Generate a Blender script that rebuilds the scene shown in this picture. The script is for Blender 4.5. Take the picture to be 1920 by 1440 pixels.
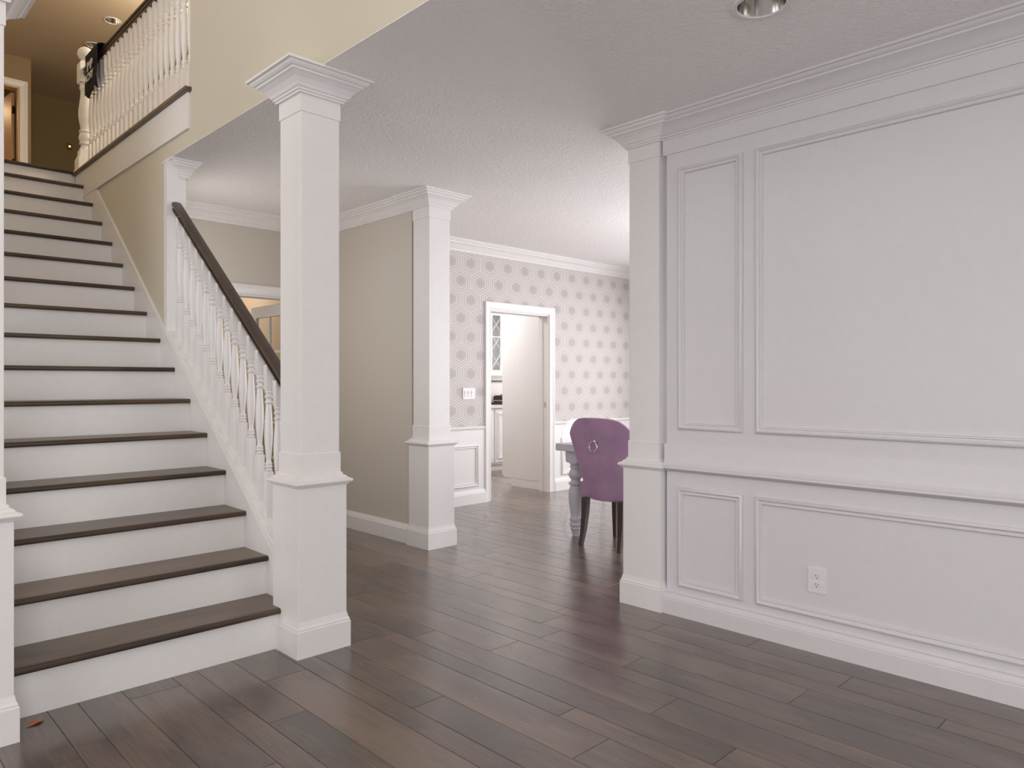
import bpy, bmesh, math, random
from mathutils import Vector, Matrix
random.seed(7)
for o in list(bpy.data.objects): bpy.data.objects.remove(o, do_unlink=True)
scn = bpy.context.scene
COL = scn.collection

# ------------------------------------------------------------------ camera
cam_d = bpy.data.cameras.new('camera'); cam = bpy.data.objects.new('camera', cam_d); COL.objects.link(cam)
cam.location = (0, 0, 1.28); cam.rotation_euler = (math.radians(90), 0, math.radians(-44.355))
cam_d.sensor_width = 36; cam_d.lens = 1362/1920*36; cam_d.shift_y = -4/1920; cam_d.clip_start = .05
scn.camera = cam
# ------------------------------------------------------------------ light, exposure
scn.view_settings.view_transform = 'Standard'; scn.view_settings.look = 'None'
scn.view_settings.gamma = 1; scn.view_settings.use_curve_mapping = False
scn.view_settings.exposure = 0.06
w = bpy.data.worlds.new('world'); scn.world = w; w.use_nodes = True
bg = w.node_tree.nodes['Background']; bg.inputs[0].default_value = (.80, .88, 1, 1); bg.inputs[1].default_value = 1.0
def area(name, loc, rot, sx, sy, power, col=(1, 1, 1)):
    d = bpy.data.lights.new(name, 'AREA'); d.shape = 'RECTANGLE'; d.size = sx; d.size_y = sy; d.energy = power; d.color = col
    o = bpy.data.objects.new(name, d); COL.objects.link(o); o.location = loc; o.rotation_euler = [math.radians(a) for a in rot]
    return o
DAY = (1, .975, .98)
# daylight entering through the window openings (each lamp sits just outside its opening)
area('window_light', (-1.0, -3.25, 1.55), (62, 0, 0), 2.6, 2.2, 62, DAY)          # south foyer window
area('window_light', (2.4, -3.25, 1.50), (60, 0, 0), 1.6, 1.8, 24, (.95, .97, 1))  # south living window
area('window_light', (-3.25, 0.6, 1.6), (62, 0, -90), 2.6, 2.2, 52, DAY)         # west window
area('window_light', (-3.25, 4.4, 2.6), (90, 0, -90), 2.4, 3.4, 50, DAY)         # unseen tall west opening, added to light the stair wall
area('window_light', (-3.25, 1.6, 4.3), (90, 0, -90), 2.6, 1.6, 12, DAY)         # unseen high west opening, added to brighten west-facing surfaces
area('window_light', (-1.0, -3.25, 4.2), (90, 0, 0), 2.6, 1.8, 28, DAY)           # high foyer window
area('window_light', (8.25, 3.8, 1.5), (60, 0, 90), 2.4, 2.0, 62, (1, .985, .985))  # dining east windows
area('window_light', (8.25, 1.2, 1.5), (60, 0, 90), 2.4, 2.0, 110, (1, .985, .985))
area('window_light', (5.8, -1.25, 1.5), (60, 0, 0), 3.0, 2.0, 72, (1, .985, .985))  # dining south window
area('window_light', (9.75, 6.9, 1.6), (90, 0, 90), 1.6, 1.8, 90, (1, .99, .98)) # kitchen east window
area('kitchen_fill', (5.6, 7.2, 2.72), (0, 0, 0), .9, .9, 52, (.96, .98, 1))     # added fill under the kitchen ceiling, lifts the cabinet side
area('study_lamp', (2.9, 7.9, 2.72), (0, 0, 0), .6, .6, 18, (1, .93, .85))       # lamp of the room behind the hallway
def bulb(name, loc, power, col, r=.15):
    d = bpy.data.lights.new(name, 'POINT'); d.energy = power; d.color = col; d.shadow_soft_size = r
    o = bpy.data.objects.new(name, d); COL.objects.link(o); o.location = loc; return o
bulb('foyer_fill', (-.4, .6, 4.3), 44, (1, .965, .94), .35)                     # unseen fill added high in the two storey foyer
bulb('dining_fill', (5.7, 3.4, 1.75), 20, (1, .97, .95), .2)                    # fill added behind the partition to even out the dining room
bulb('upper_hall_fill', (3.1, 6.2, 4.95), 64, (1, .89, .74))                     # two fills added out of sight to lift the upper hallway
bulb('upper_hall_fill', (3.2, 8.0, 4.95), 58, (1, .88, .71))
area('hallway_fill', (1.86, 5.45, 1.75), (90, 0, -90), .5, 1.3, 6.5, (1, .96, .92))  # hidden fill added behind the stair wall to brighten the hallway

# ------------------------------------------------------------------ materials
def newmat(name):
    m = bpy.data.materials.new(name); m.use_nodes = True
    return m, m.node_tree.nodes, m.node_tree.links, m.node_tree.nodes['Principled BSDF']
def srgb(r, g, b):
    f = lambda c: (c/255/12.92) if c/255 <= .04045 else ((c/255+.055)/1.055)**2.4
    return (f(r), f(g), f(b), 1)
def plain(name, col, rough=.5, metal=0, bump=0, bscale=60, **kw):
    m, n, l, b = newmat(name)
    b.inputs['Base Color'].default_value = col; b.inputs['Roughness'].default_value = rough; b.inputs['Metallic'].default_value = metal
    tc = n.new('ShaderNodeTexCoord'); no = n.new('ShaderNodeTexNoise'); no.inputs['Scale'].default_value = bscale
    l.new(tc.outputs['Object'], no.inputs['Vector'])
    mx = n.new('ShaderNodeMix'); mx.data_type = 'RGBA'; mx.inputs[6].default_value = col
    mx.inputs[7].default_value = (col[0]*.94, col[1]*.94, col[2]*.94, 1)
    l.new(no.outputs['Fac'], mx.inputs[0]); l.new(mx.outputs[2], b.inputs['Base Color'])
    if bump:
        bp = n.new('ShaderNodeBump'); bp.inputs['Strength'].default_value = bump; bp.inputs['Distance'].default_value = .002
        l.new(no.outputs['Fac'], bp.inputs['Height']); l.new(bp.outputs[0], b.inputs['Normal'])
    for k, v in kw.items(): b.inputs[k.replace('_', ' ')].default_value = v
    return m
M = {}
M['trim'] = plain('white_trim_paint', srgb(240, 237, 236), .38, bump=.05, bscale=25)
M['wains'] = plain('white_wainscot_paint', srgb(226, 222, 224), .38, bump=.05, bscale=25)
M['beige'] = plain('beige_wall_paint', srgb(214, 206, 188), .75, bump=.25, bscale=220)
M['taupe'] = plain('taupe_wall_paint', srgb(208, 200, 190), .75, bump=.25, bscale=220)
M['tan'] = plain('tan_wall_paint', srgb(205, 182, 155), .8, bump=.2, bscale=220)
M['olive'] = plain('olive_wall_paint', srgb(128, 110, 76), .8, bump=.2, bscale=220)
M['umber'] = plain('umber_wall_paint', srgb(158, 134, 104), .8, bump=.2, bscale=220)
M['upceil'] = plain('upper_ceiling_paint', srgb(206, 188, 164), .9, bump=.3, bscale=120)
M['chrome'] = plain('brushed_chrome', (.75, .74, .72, 1), .16, 1)
M['black'] = plain('black_enamel', (.02, .018, .018, 1), .3)
M['plastic'] = plain('white_plastic', srgb(236, 230, 232), .3)
M['slot'] = plain('dark_slot', (.015, .015, .015, 1), .6)
M['cloth'] = plain('black_jersey', srgb(24, 28, 24), .95, bump=.4, bscale=900)
M['ink'] = plain('white_print', srgb(225, 222, 215), .8)
M['leaf'] = plain('dry_leaf', srgb(190, 112, 62), .7, bump=.6, bscale=200)
M['greywood'] = plain('grey_washed_wood', srgb(198, 196, 202), .45, bump=.3, bscale=90)
M['darkleg'] = plain('espresso_wood', srgb(62, 44, 40), .35, bump=.1)
M['counter'] = plain('white_counter', srgb(225, 220, 216), .2)
M['splash'] = plain('backsplash', srgb(205, 197, 192), .4)
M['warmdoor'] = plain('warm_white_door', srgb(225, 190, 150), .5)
M['hinge'] = plain('dark_bronze', srgb(70, 62, 55), .35, 1)
M['lamp_off'] = plain('frosted_bulb', srgb(190, 186, 170), .4)
M['mdf_dark'] = plain('subfloor', (.02, .014, .012, 1), .9)

def velvet():
    m, n, l, b = newmat('mauve_velvet')
    lw = n.new('ShaderNodeTexNoise'); lw.inputs['Scale'].default_value = 5; lw.inputs['Detail'].default_value = 3
    tc = n.new('ShaderNodeTexCoord'); l.new(tc.outputs['Object'], lw.inputs['Vector'])
    r = n.new('ShaderNodeValToRGB'); r.color_ramp.elements[0].position = .3; r.color_ramp.elements[1].position = .75
    r.color_ramp.elements[0].color = srgb(146, 114, 143); r.color_ramp.elements[1].color = srgb(172, 138, 166)
    l.new(lw.outputs['Fac'], r.inputs[0]); l.new(r.outputs[0], b.inputs['Base Color'])
    b.inputs['Roughness'].default_value = .85; b.inputs['Sheen Weight'].default_value = .6; b.inputs['Sheen Roughness'].default_value = .4
    b.inputs['Sheen Tint'].default_value = srgb(220, 185, 215)
    return m
M['velvet'] = velvet()
def clear(name, col, rough=0.0, ior=1.45):
    m, n, l, b = newmat(name)
    b.inputs['Base Color'].default_value = col; b.inputs['Transmission Weight'].default_value = 1
    b.inputs['Roughness'].default_value = rough; b.inputs['IOR'].default_value = ior
    return m
def acrylic():
    m, n, l, b = newmat('clear_acrylic')
    b.inputs['Base Color'].default_value = (.95, .95, .96, 1); b.inputs['Roughness'].default_value = .06
    t = n.new('ShaderNodeBsdfTransparent'); t.inputs[0].default_value = (.97, .97, .98, 1)
    lw = n.new('ShaderNodeLayerWeight'); lw.inputs['Blend'].default_value = .25
    mp = n.new('ShaderNodeMapRange'); mp.inputs[3].default_value = .08; mp.inputs[4].default_value = .75
    mx = n.new('ShaderNodeMixShader'); l.new(lw.outputs['Facing'], mp.inputs[0]); l.new(mp.outputs[0], mx.inputs[0])
    l.new(t.outputs[0], mx.inputs[1]); l.new(b.outputs[0], mx.inputs[2]); l.new(mx.outputs[0], n['Material Output'].inputs[0])
    return m
M['acrylic'] = acrylic()
M['glass'] = clear('window_glass', (.93, .95, .95, 1), .0, 1.45)

def ceiling_mat():
    m, n, l, b = newmat('textured_ceiling_paint')
    b.inputs['Base Color'].default_value = srgb(250, 247, 246); b.inputs['Roughness'].default_value = .9
    tc = n.new('ShaderNodeTexCoord')
    mp = n.new('ShaderNodeMapping'); mp.inputs['Scale'].default_value = (1, .7, 1); l.new(tc.outputs['Object'], mp.inputs[0])
    no = n.new('ShaderNodeTexNoise'); no.inputs['Scale'].default_value = 34; no.inputs['Detail'].default_value = 4; no.inputs['Distortion'].default_value = 1.2
    l.new(mp.outputs[0], no.inputs['Vector'])
    r = n.new('ShaderNodeValToRGB'); r.color_ramp.elements[0].position = .47; r.color_ramp.elements[1].position = .6
    l.new(no.outputs['Fac'], r.inputs[0])
    bp = n.new('ShaderNodeBump'); bp.inputs['Strength'].default_value = .55; bp.inputs['Distance'].default_value = .004
    l.new(r.outputs[0], bp.inputs['Height']); l.new(bp.outputs[0], b.inputs['Normal'])
    return m
M['ceil'] = ceiling_mat()

def wood(name, dark, mid, light, rough=.3, tone=1.0, axis='Y', coat=.0):
    m, n, l, b = newmat(name)
    tc = n.new('ShaderNodeTexCoord'); oi = n.new('ShaderNodeObjectInfo'); ge = n.new('ShaderNodeNewGeometry')
    ad = n.new('ShaderNodeMath'); ad.operation = 'ADD'; l.new(oi.outputs['Random'], ad.inputs[0]); l.new(ge.outputs['Random Per Island'], ad.inputs[1])
    fr = n.new('ShaderNodeMath'); fr.operation = 'FRACT'; l.new(ad.outputs[0], fr.inputs[0])
    off = n.new('ShaderNodeVectorMath'); off.operation = 'MULTIPLY_ADD'
    l.new(fr.outputs[0], off.inputs[0]); off.inputs[1].default_value = (37, 53, 11); l.new(tc.outputs['Object'], off.inputs[2])
    def nz(sc, det, scale, dist=0):
        mp = n.new('ShaderNodeMapping'); mp.inputs['Scale'].default_value = sc; l.new(off.outputs[0], mp.inputs[0])
        t = n.new('ShaderNodeTexNoise'); t.inputs['Scale'].default_value = scale; t.inputs['Detail'].default_value = det
        t.inputs['Distortion'].default_value = dist; l.new(mp.outputs[0], t.inputs['Vector']); return t
    lo = (1, .07, 1) if axis == 'Y' else (.07, 1, 1)
    md = (1, .35, 1) if axis == 'Y' else (.35, 1, 1)
    g1 = nz(lo, 6, 90, .3); g2 = nz(md, 3, 5, .0); g3 = nz((1, .6, 1) if axis == 'Y' else (.6, 1, 1), 1, 7, .0)
    r = n.new('ShaderNodeValToRGB'); e = r.color_ramp.elements
    e[0].position = .28; e[0].color = dark; e[1].position = .74; e[1].color = light
    x = e.new(.5); x.color = mid
    # fac = cloudy + per plank + grain
    def math_(op, a, bb):
        q = n.new('ShaderNodeMath'); q.operation = op
        for i, v in ((0, a), (1, bb)):
            if isinstance(v, (int, float)): q.inputs[i].default_value = v
            else: l.new(v, q.inputs[i])
        return q.outputs[0]
    f = math_('ADD', math_('MULTIPLY', g2.outputs['Fac'], 1.15), math_('MULTIPLY', g1.outputs['Fac'], .48))
    f = math_('ADD', f, math_('MULTIPLY', fr.outputs[0], .26))
    f = math_('SUBTRACT', f, .435)
    l.new(f, r.inputs[0])
    kn = n.new('ShaderNodeValToRGB'); kn.color_ramp.elements[0].position = .70; kn.color_ramp.elements[1].position = .95
    l.new(g3.outputs['Fac'], kn.inputs[0])
    mx = n.new('ShaderNodeMix'); mx.data_type = 'RGBA'; l.new(kn.outputs[0], mx.inputs[0]); l.new(r.outputs[0], mx.inputs[6])
    mx.inputs[7].default_value = (dark[0]*.4, dark[1]*.4, dark[2]*.4, 1)
    l.new(mx.outputs[2], b.inputs['Base Color'])
    rr = n.new('ShaderNodeMapRange'); rr.inputs[3].default_value = rough-.05; rr.inputs[4].default_value = rough+.09
    l.new(g2.outputs['Fac'], rr.inputs[0]); l.new(rr.outputs[0], b.inputs['Roughness'])
    bp = n.new('ShaderNodeBump'); bp.inputs['Strength'].default_value = .12; bp.inputs['Distance'].default_value = .002
    l.new(g1.outputs['Fac'], bp.inputs['Height']); l.new(bp.outputs[0], b.inputs['Normal'])
    b.inputs['Coat Weight'].default_value = coat; b.inputs['Coat Roughness'].default_value = .25
    return m
M['floor'] = wood('floor_plank_wood', srgb(66, 56, 51), srgb(90, 74, 65), srgb(114, 94, 81), .26, coat=.8)
M['tread'] = wood('stair_tread_wood', srgb(82, 66, 54), srgb(102, 86, 70), srgb(120, 102, 84), .34, axis='X', coat=.15)
M['nosing'] = wood('shaded_nosing_wood', srgb(52, 38, 28), srgb(70, 53, 40), srgb(86, 68, 52), .36, axis='X', coat=.1)  # shade on the tread fronts put into a darker wood colour
M['rail'] = wood('handrail_wood', srgb(50, 40, 33), srgb(66, 54, 46), srgb(82, 68, 58), .28, coat=.2)

def wallpaper():
    m, n, l, b = newmat('hexagon_wallpaper')
    b.inputs['Roughness'].default_value = .6
    tc = n.new('ShaderNodeTexCoord'); sp = n.new('ShaderNodeSeparateXYZ'); l.new(tc.outputs['Object'], sp.inputs[0])
    def mt(op, a, bb=None, c=None):
        q = n.new('ShaderNodeMath'); q.operation = op
        for i, v in enumerate((a, bb, c)):
            if v is None: continue
            if isinstance(v, (int, float)): q.inputs[i].default_value = v
            else: l.new(v, q.inputs[i])
        return q.outputs[0]
    X, Z = sp.outputs[0], sp.outputs[2]
    px_, pz_ = .2685, .3850
    u = mt('DIVIDE', mt('SUBTRACT', X, 5.014), px_); v = mt('DIVIDE', mt('SUBTRACT', Z, 2.52), pz_)
    def cell(ou, ov):
        a = mt('SUBTRACT', mt('FRACT', mt('ADD', u, ou+100.5)), .5); c = mt('SUBTRACT', mt('FRACT', mt('ADD', v, ov+100.5)), .5)
        ax = mt('ABSOLUTE', a); az = mt('MULTIPLY', mt('ABSOLUTE', c), 1.732)
        d = mt('MAXIMUM', mt('MULTIPLY', ax, 2.0), mt('ADD', ax, mt('MULTIPLY', az, 1.732)))
        return d          # 0 centre .. 1 edge of the hexagon
    d = mt('MINIMUM', cell(0, 0), cell(.5, .5))
    r = n.new('ShaderNodeValToRGB'); r.color_ramp.interpolation = 'LINEAR'
    base, line, dot = srgb(191, 184, 182), srgb(219, 213, 212), srgb(183, 175, 174)
    stops = [(0, dot), (.24, dot), (.40, base), (.52, base), (.54, line), (.60, line), (.62, base), (.74, base), (.76, line), (.82, line), (.84, base), (.94, base), (.96, line), (1, line)]
    e = r.color_ramp.elements
    e[0].position = 0; e[0].color = dot; e[1].position = 1; e[1].color = line
    for p, c in stops[1:-1]:
        q = e.new(p); q.color = c
    l.new(d, r.inputs[0]); l.new(r.outputs[0], b.inputs['Base Color'])
    return m
M['paper'] = wallpaper()
def emit(name, col, s):
    m, n, l, b = newmat(name); b.inputs['Emission Color'].default_value = col; b.inputs['Emission Strength'].default_value = s
    b.inputs['Base Color'].default_value = col
    return m
M['led'] = emit('amber_led', (1, .25, .05, 1), 6)

# ------------------------------------------------------------------ mesh helpers
class MB:
    def __init__(s): s.v = []; s.f = []
    def add(s, vs, fs):
        k = len(s.v); s.v += [tuple(p) for p in vs]; s.f += [tuple(i+k for i in f) for f in fs]; return s
    def box(s, a, b):
        (x0, y0, z0), (x1, y1, z1) = a, b
        return s.add([(x0,y0,z0),(x1,y0,z0),(x1,y1,z0),(x0,y1,z0),(x0,y0,z1),(x1,y0,z1),(x1,y1,z1),(x0,y1,z1)],
                     [(0,3,2,1),(4,5,6,7),(0,1,5,4),(1,2,6,5),(2,3,7,6),(3,0,4,7)])
    def square(s, cx, cy, prof, cap=True):
        vs = []; fs = []
        for (h, z) in prof: vs += [(cx-h,cy-h,z),(cx+h,cy-h,z),(cx+h,cy+h,z),(cx-h,cy+h,z)]
        for i in range(len(prof)-1):
            for j in range(4):
                a = i*4+j; b = i*4+(j+1) % 4; fs.append((a, b, b+4, a+4))
        if cap: fs += [(3,2,1,0), tuple(range(4*len(prof)-4, 4*len(prof)))]
        return s.add(vs, fs)
    def lathe(s, cx, cy, prof, n=16, cap=True, rot=0):
        vs = []; fs = []
        for (r, z) in prof:
            for j in range(n):
                a = 2*math.pi*j/n+rot; vs.append((cx+r*math.cos(a), cy+r*math.sin(a), z))
        for i in range(len(prof)-1):
            for j in range(n):
                a = i*n+j; b = i*n+(j+1) % n; fs.append((a, b, b+n, a+n))
        if cap: fs += [tuple(range(n-1, -1, -1)), tuple(range(n*(len(prof)-1), n*len(prof)))]
        return s.add(vs, fs)
    def prism(s, pts, mp, d0, d1):
        n = len(pts); vs = [mp(a, b, d0) for a, b in pts]+[mp(a, b, d1) for a, b in pts]
        fs = [tuple(range(n)), tuple(range(2*n-1, n-1, -1))]+[(i, (i+1) % n, (i+1) % n+n, i+n) for i in range(n)]
        return s.add(vs, fs)
    def sweep(s, prof, path, mp=lambda a, b, d: (a, b, d), closed=False, side=1, closep=True):
        # prof (offset, depth), path (a, b); offset to the left of travel * side
        P = [Vector(p) for p in path]; n = len(P); vs = []; fs = []; m = len(prof)
        for i in range(n):
            def nrm(p, q):
                d = (q-p).normalized(); return Vector((-d.y, d.x))*side
            n1 = nrm(P[i-1], P[i]) if (i > 0 or closed) else None
            n2 = nrm(P[i], P[(i+1) % n]) if (i < n-1 or closed) else None
            if n1 is None: k = n2
            elif n2 is None: k = n1
            else: k = (n1+n2)/(1+n1.dot(n2))
            for (o, d) in prof: q = P[i]+k*o; vs.append(mp(q.x, q.y, d))
        seg = n if closed else n-1
        for i in range(seg):
            for j in range(m if closep else m-1):
                a = i*m+j; b = i*m+(j+1) % m; c = ((i+1) % n)*m+(j+1) % m; d = ((i+1) % n)*m+j
                fs.append((a, b, c, d))
        if not closed and closep: fs += [tuple(range(m)), tuple(range((n-1)*m+m-1, (n-1)*m-1, -1))]
        return s.add(vs, fs)
    def tube(s, pts, r, n=8, cap=True):
        P = [Vector(p) for p in pts]; vs = []; fs = []
        for i, p in enumerate(P):
            d = (P[min(i+1, len(P)-1)]-P[max(i-1, 0)]).normalized()
            u = d.cross(Vector((0, 0, 1))) if abs(d.z) < .95 else d.cross(Vector((1, 0, 0)))
            u.normalize(); w_ = d.cross(u); rr = r[i] if isinstance(r, (list, tuple)) else r
            for j in range(n):
                a = 2*math.pi*j/n; vs.append(p+(u*math.cos(a)+w_*math.sin(a))*rr)
        for i in range(len(P)-1):
            for j in range(n):
                a = i*n+j; b = i*n+(j+1) % n; fs.append((a, b, b+n, a+n))
        if cap: fs += [tuple(range(n)), tuple(range(len(P)*n-1, len(P)*n-n-1, -1))]
        return s.add(vs, fs)
    def mesh(s, name, mat, smooth=False):
        me = bpy.data.meshes.new(name); me.from_pydata(s.v, [], s.f)
        bm = bmesh.new(); bm.from_mesh(me); bmesh.ops.recalc_face_normals(bm, faces=bm.faces); bm.to_mesh(me); bm.free()
        if mat: me.materials.append(M[mat])
        if smooth:
            me.polygons.foreach_set('use_smooth', [True]*len(me.polygons))
            me.set_sharp_from_angle(angle=math.radians(38))
        me.update(); return me
def obj(name, mb, mat, parent=None, smooth=False, bevel=0, **p):
    me = mb.mesh(name, mat, smooth) if isinstance(mb, MB) else mb
    o = bpy.data.objects.new(name, me); COL.objects.link(o); o.parent = parent
    if bevel:
        b = o.modifiers.new('bevel', 'BEVEL'); b.width = bevel; b.segments = 2; b.limit_method = 'ANGLE'
    for k, v in p.items(): o[k] = v
    return o
def thing(name, label, cat, loc=(0, 0, 0), group=None, rz=0):
    o = bpy.data.objects.new(name, None); COL.objects.link(o); o.location = loc; o.rotation_euler = (0, 0, rz)
    o['label'] = label; o['category'] = cat
    if group: o['group'] = group
    return o
def struct(name, mb, mat, label=None, parent=None, **k):
    o = obj(name, mb, mat, parent, **k)
    if parent is None:
        o['kind'] = 'structure'
        if label: o['label'] = label
    return o
mpXY = lambda a, b, d: (a, b, d)
def on_x(x0, s=-1): return lambda a, b, d: (x0+s*d, a, b)      # panel on a plane x = x0, depth towards s
def on_y(y0, s=-1): return lambda a, b, d: (a, y0+s*d, b)
def wall_boxes(mb, axis, p0, p1, a0, a1, z0, z1, holes=()):
    """slab wall with rectangular holes (ha0,ha1,hz0,hz1)"""
    hs = sorted(holes); cur = a0
    def bx(aa, ab, za, zb):
        if ab-aa < 1e-4 or zb-za < 1e-4: return
        if axis == 'x': mb.box((p0, aa, za), (p1, ab, zb))
        else: mb.box((aa, p0, za), (ab, p1, zb))
    for h0, h1, g0, g1 in hs:
        bx(cur, h0, z0, z1); bx(h0, h1, z0, g0); bx(h0, h1, g1, z1); cur = h1
    bx(cur, a1, z0, z1); return mb

CZ = 2.74; UZ = 3.11; TZ = 5.54      # lower ceiling, upper floor, upper ceiling

# ------------------------------------------------------------------ floor
floor = struct('floor', MB().box((-3.2, -3.2, -.16), (9.7, 9.4, -.0135)), 'mdf_dark', 'brown grey wooden plank floor')
# joint lines repeat every 0.4635 m: wide, narrow, medium plank
cols = []
k = -2
while .945+.4635*k < 8.1:
    b0 = .945+.4635*k
    cols += [(b0, b0+.2), (b0+.2, b0+.304), (b0+.304, b0+.4635)]; k += 1
ends = {1.249: [2.583], 1.713: [2.31], .945: [2.30], 1.4085: [2.955], 2.3355: [1.631, 2.545], 2.072: [1.866], 2.176: [1.267, 2.95], 2.799: [1.298, 2.65],
        2.6395: [1.988, 2.497], 2.5355: [2.143], 2.999: [.82, 2.728], 3.103: [2.175, 3.59], 3.2625: [2.90, 3.915]}
def colranges(x0, x1):
    xm = (x0+x1)/2
    if x1 < .1 or xm > 7.95: return []
    lo = max(-.6, 2.0-xm) if xm < 3.42 else 2.0
    if xm < 1.70: return [(lo, 3.30)]
    if x1 < 3.47: return [(lo, 6.6 if 2.4 < xm < 3.3 else 6.16)]
    if 5.25 < xm < 7.9: return [(lo, 7.8)]
    return [(lo, 5.78)]
def plank(mb, x0, x1, y0, y1, c=.0016, g=.0006):
    x0 += g; x1 -= g; y0 += g; y1 -= g; t = -.0125
    vs = [(x0,y0,t),(x1,y0,t),(x1,y1,t),(x0,y1,t),(x0,y0,-c),(x1,y0,-c),(x1,y1,-c),(x0,y1,-c),(x0+c,y0+c,0),(x1-c,y0+c,0),(x1-c,y1-c,0),(x0+c,y1-c,0)]
    fs = [(0,3,2,1),(8,9,10,11)]+[(i, (i+1) % 4, (i+1) % 4+4, i+4) for i in range(4)]+[(i+4, (i+1) % 4+4, (i+1) % 4+8, i+8) for i in range(4)]
    mb.add(vs, fs)
rp = random.Random(11)
rest = MB()
for x0, x1 in cols:
    known = None
    for kx in ends:
        if abs(kx-x0) < .012: known = ends[kx]
    cuts = sorted(known) if known else [rp.uniform(1.2, 3.6)]
    while cuts[-1] < 8.2: cuts.append(cuts[-1]+rp.uniform(.75, 1.75))
    while cuts[0] > -3.2: cuts.insert(0, cuts[0]-rp.uniform(.75, 1.75))
    rg = colranges(x0, x1)
    lo, hi = rg[0] if rg else (99, -99)
    for a, b_ in zip(cuts[:-1], cuts[1:]):
        ya, yb = max(a, lo), min(b_, hi)
        if rg and b_ > lo and a < hi and yb-ya > .02:
            if x0 < 1.0 and x1 > 9: continue
            q = MB(); plank(q, x0, x1, ya if a < lo else a, yb); obj('plank', q, 'floor', floor)
        # the remainder behind the viewer
        if x0 > -.1 and rg and a < lo:
            plank(rest, x0, x1, max(a, -3.0), min(b_, lo))
        elif (not rg) and x1 < 8:
            plank(rest, x0, x1, max(a, -3.0), min(b_, 3.2)) if a < 3.2 else None
for i in range(18):
    x0 = -2.9+i*.16
    for q0 in range(-3, 7, 2):
        ya = q0+(i*.73) % 2-1
        plank(rest, x0, x0+.16, max(ya, -3), min(ya+2, 6.3)) if x0+.16 < cols[0][0]+.001 and min(ya+2, 6.3)-max(ya, -3) > .1 else None
for x0, x1 in cols:
    if x1 < .35: plank(rest, x0, x1, 3.31 if colranges(x0, x1) else 3.2, 6.3)
    elif x0 > 1.8 and x1 < 3.64: plank(rest, x0, x1, 6.6 if 2.4 < (x0+x1)/2 < 3.3 else 6.25, 9.0)
obj('plank_field', rest, 'floor', floor, kind='stuff')

# ------------------------------------------------------------------ crown, rail profiles
CROWN = [(0,-.112),(.012,-.112),(.014,-.104),(.021,-.101),(.022,-.093),(.029,-.089),(.036,-.077),(.052,-.058),(.070,-.044),(.080,-.039),(.082,-.031),(.090,-.029),(.099,-.021),(.103,-.013),(.116,-.011),(.116,0),(0,0)]
def crown(mb, path, z=CZ, side=1, sc=1.0, closed=False):
    return mb.sweep([(o*sc, z+d*sc) for o, d in CROWN], path, side=side, closed=closed)
BASE = [(0,0),(.026,0),(.026,.092),(.020,.097),(.021,.103),(.014,.112),(.010,.124),(.008,.128),(0,.128)]
def base(mb, path, side=1, h=.0, th=0):
    return mb.sweep([(o+(th if o else 0), d+(h if d > .05 else 0)) for o, d in BASE], path, side=side)

# ------------------------------------------------------------------ ceilings
ceil = struct('ceiling', MB().box((1.8285, -3.2, CZ), (9.7, 9.4, CZ+.28)).box((1.7155, -3.2, CZ), (1.8284, 4.985, CZ+.003)), 'ceil', 'white knockdown-textured ceiling of the lower floor')
ceil2 = struct('ceiling', MB().box((-3.2, -3.2, TZ), (6, 14.6, TZ+.2)), 'upceil', 'tan ceiling high above the staircase and upper hall')
ufl = MB().box((1.83, 4.6, CZ+.281), (3.9, 14.5, UZ)).box((.476, 7.212, 2.85), (1.8295, 14.5, UZ))
struct('floor', ufl, 'tread', 'upper hallway floor at the top of the stairs')

# ------------------------------------------------------------------ walls (setting)
X0 = 3.46   # face of the panelled wall
wr = struct('wall_right', MB().box((X0, -3.2, 0), (X0+.165, 2.30, CZ)), 'wains', 'white panelled partition wall at right')
wt = struct('wall_hallway', MB().box((3.45, 4.66, 0), (3.64, 6.12, CZ)), 'taupe', 'taupe hallway wall between the white columns')
hb = wall_boxes(MB(), 'y', 6.12, 6.25, 1.83, 3.64, 0, CZ, [(2.49, 3.25, 0, 2.04)])
struct('wall_back', hb, 'taupe', 'taupe wall at the end of the hallway')
dn = wall_boxes(MB(), 'y', 5.745, 5.895, 3.64, 9.6, 0, CZ, [(5.29, 6.215, 0, 2.055)])
wd = struct('wall_dining', dn, 'paper', 'dining room wall with pale hexagon wallpaper')
# stair wall: lower taupe part behind the half column, bulkhead strip and the upper beige wall
sw = MB().prism([(4.985, 0), (9.0, 0), (9.0, 2.85), (7.19, 2.85), (7.19, 3.06), (4.6, 3.06), (4.6, TZ), (-3.2, TZ), (-3.2, CZ+.004), (4.985, CZ+.004)], lambda a, b, d: (d, a, b), 1.716, 1.828)
struct('wall_stair', sw, 'beige', 'beige wall between the stairs and the hallway, continuing above the ceiling')
struct('wall_stairleft', MB().box((.35, 4.99, 0), (.475, 14.5, TZ)).prism([(3.345, 0), (4.99, 0), (4.99, 1.63), (3.345, .345)], lambda a, b, d: (d, a, b), .35, .475), 'beige', 'beige wall along the left side of the stairs')
struct('wall_foyer', MB().box((-3.2, 6.30, 0), (.349, 6.40, TZ)), 'beige', 'beige foyer wall left of the stairs')
struct('wall_south', wall_boxes(wall_boxes(MB(), 'y', -3.2, -3.0, -3.2, 3.46, 0, 2.95, [(-2.3, .3, .5, 2.6), (1.6, 3.2, .6, 2.4)]), 'y', -3.2, -3.0, -3.2, 1.83, 2.95, TZ, [(-2.3, .3, 3.3, 5.1)]), 'beige', 'beige wall behind the viewer with windows')
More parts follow.
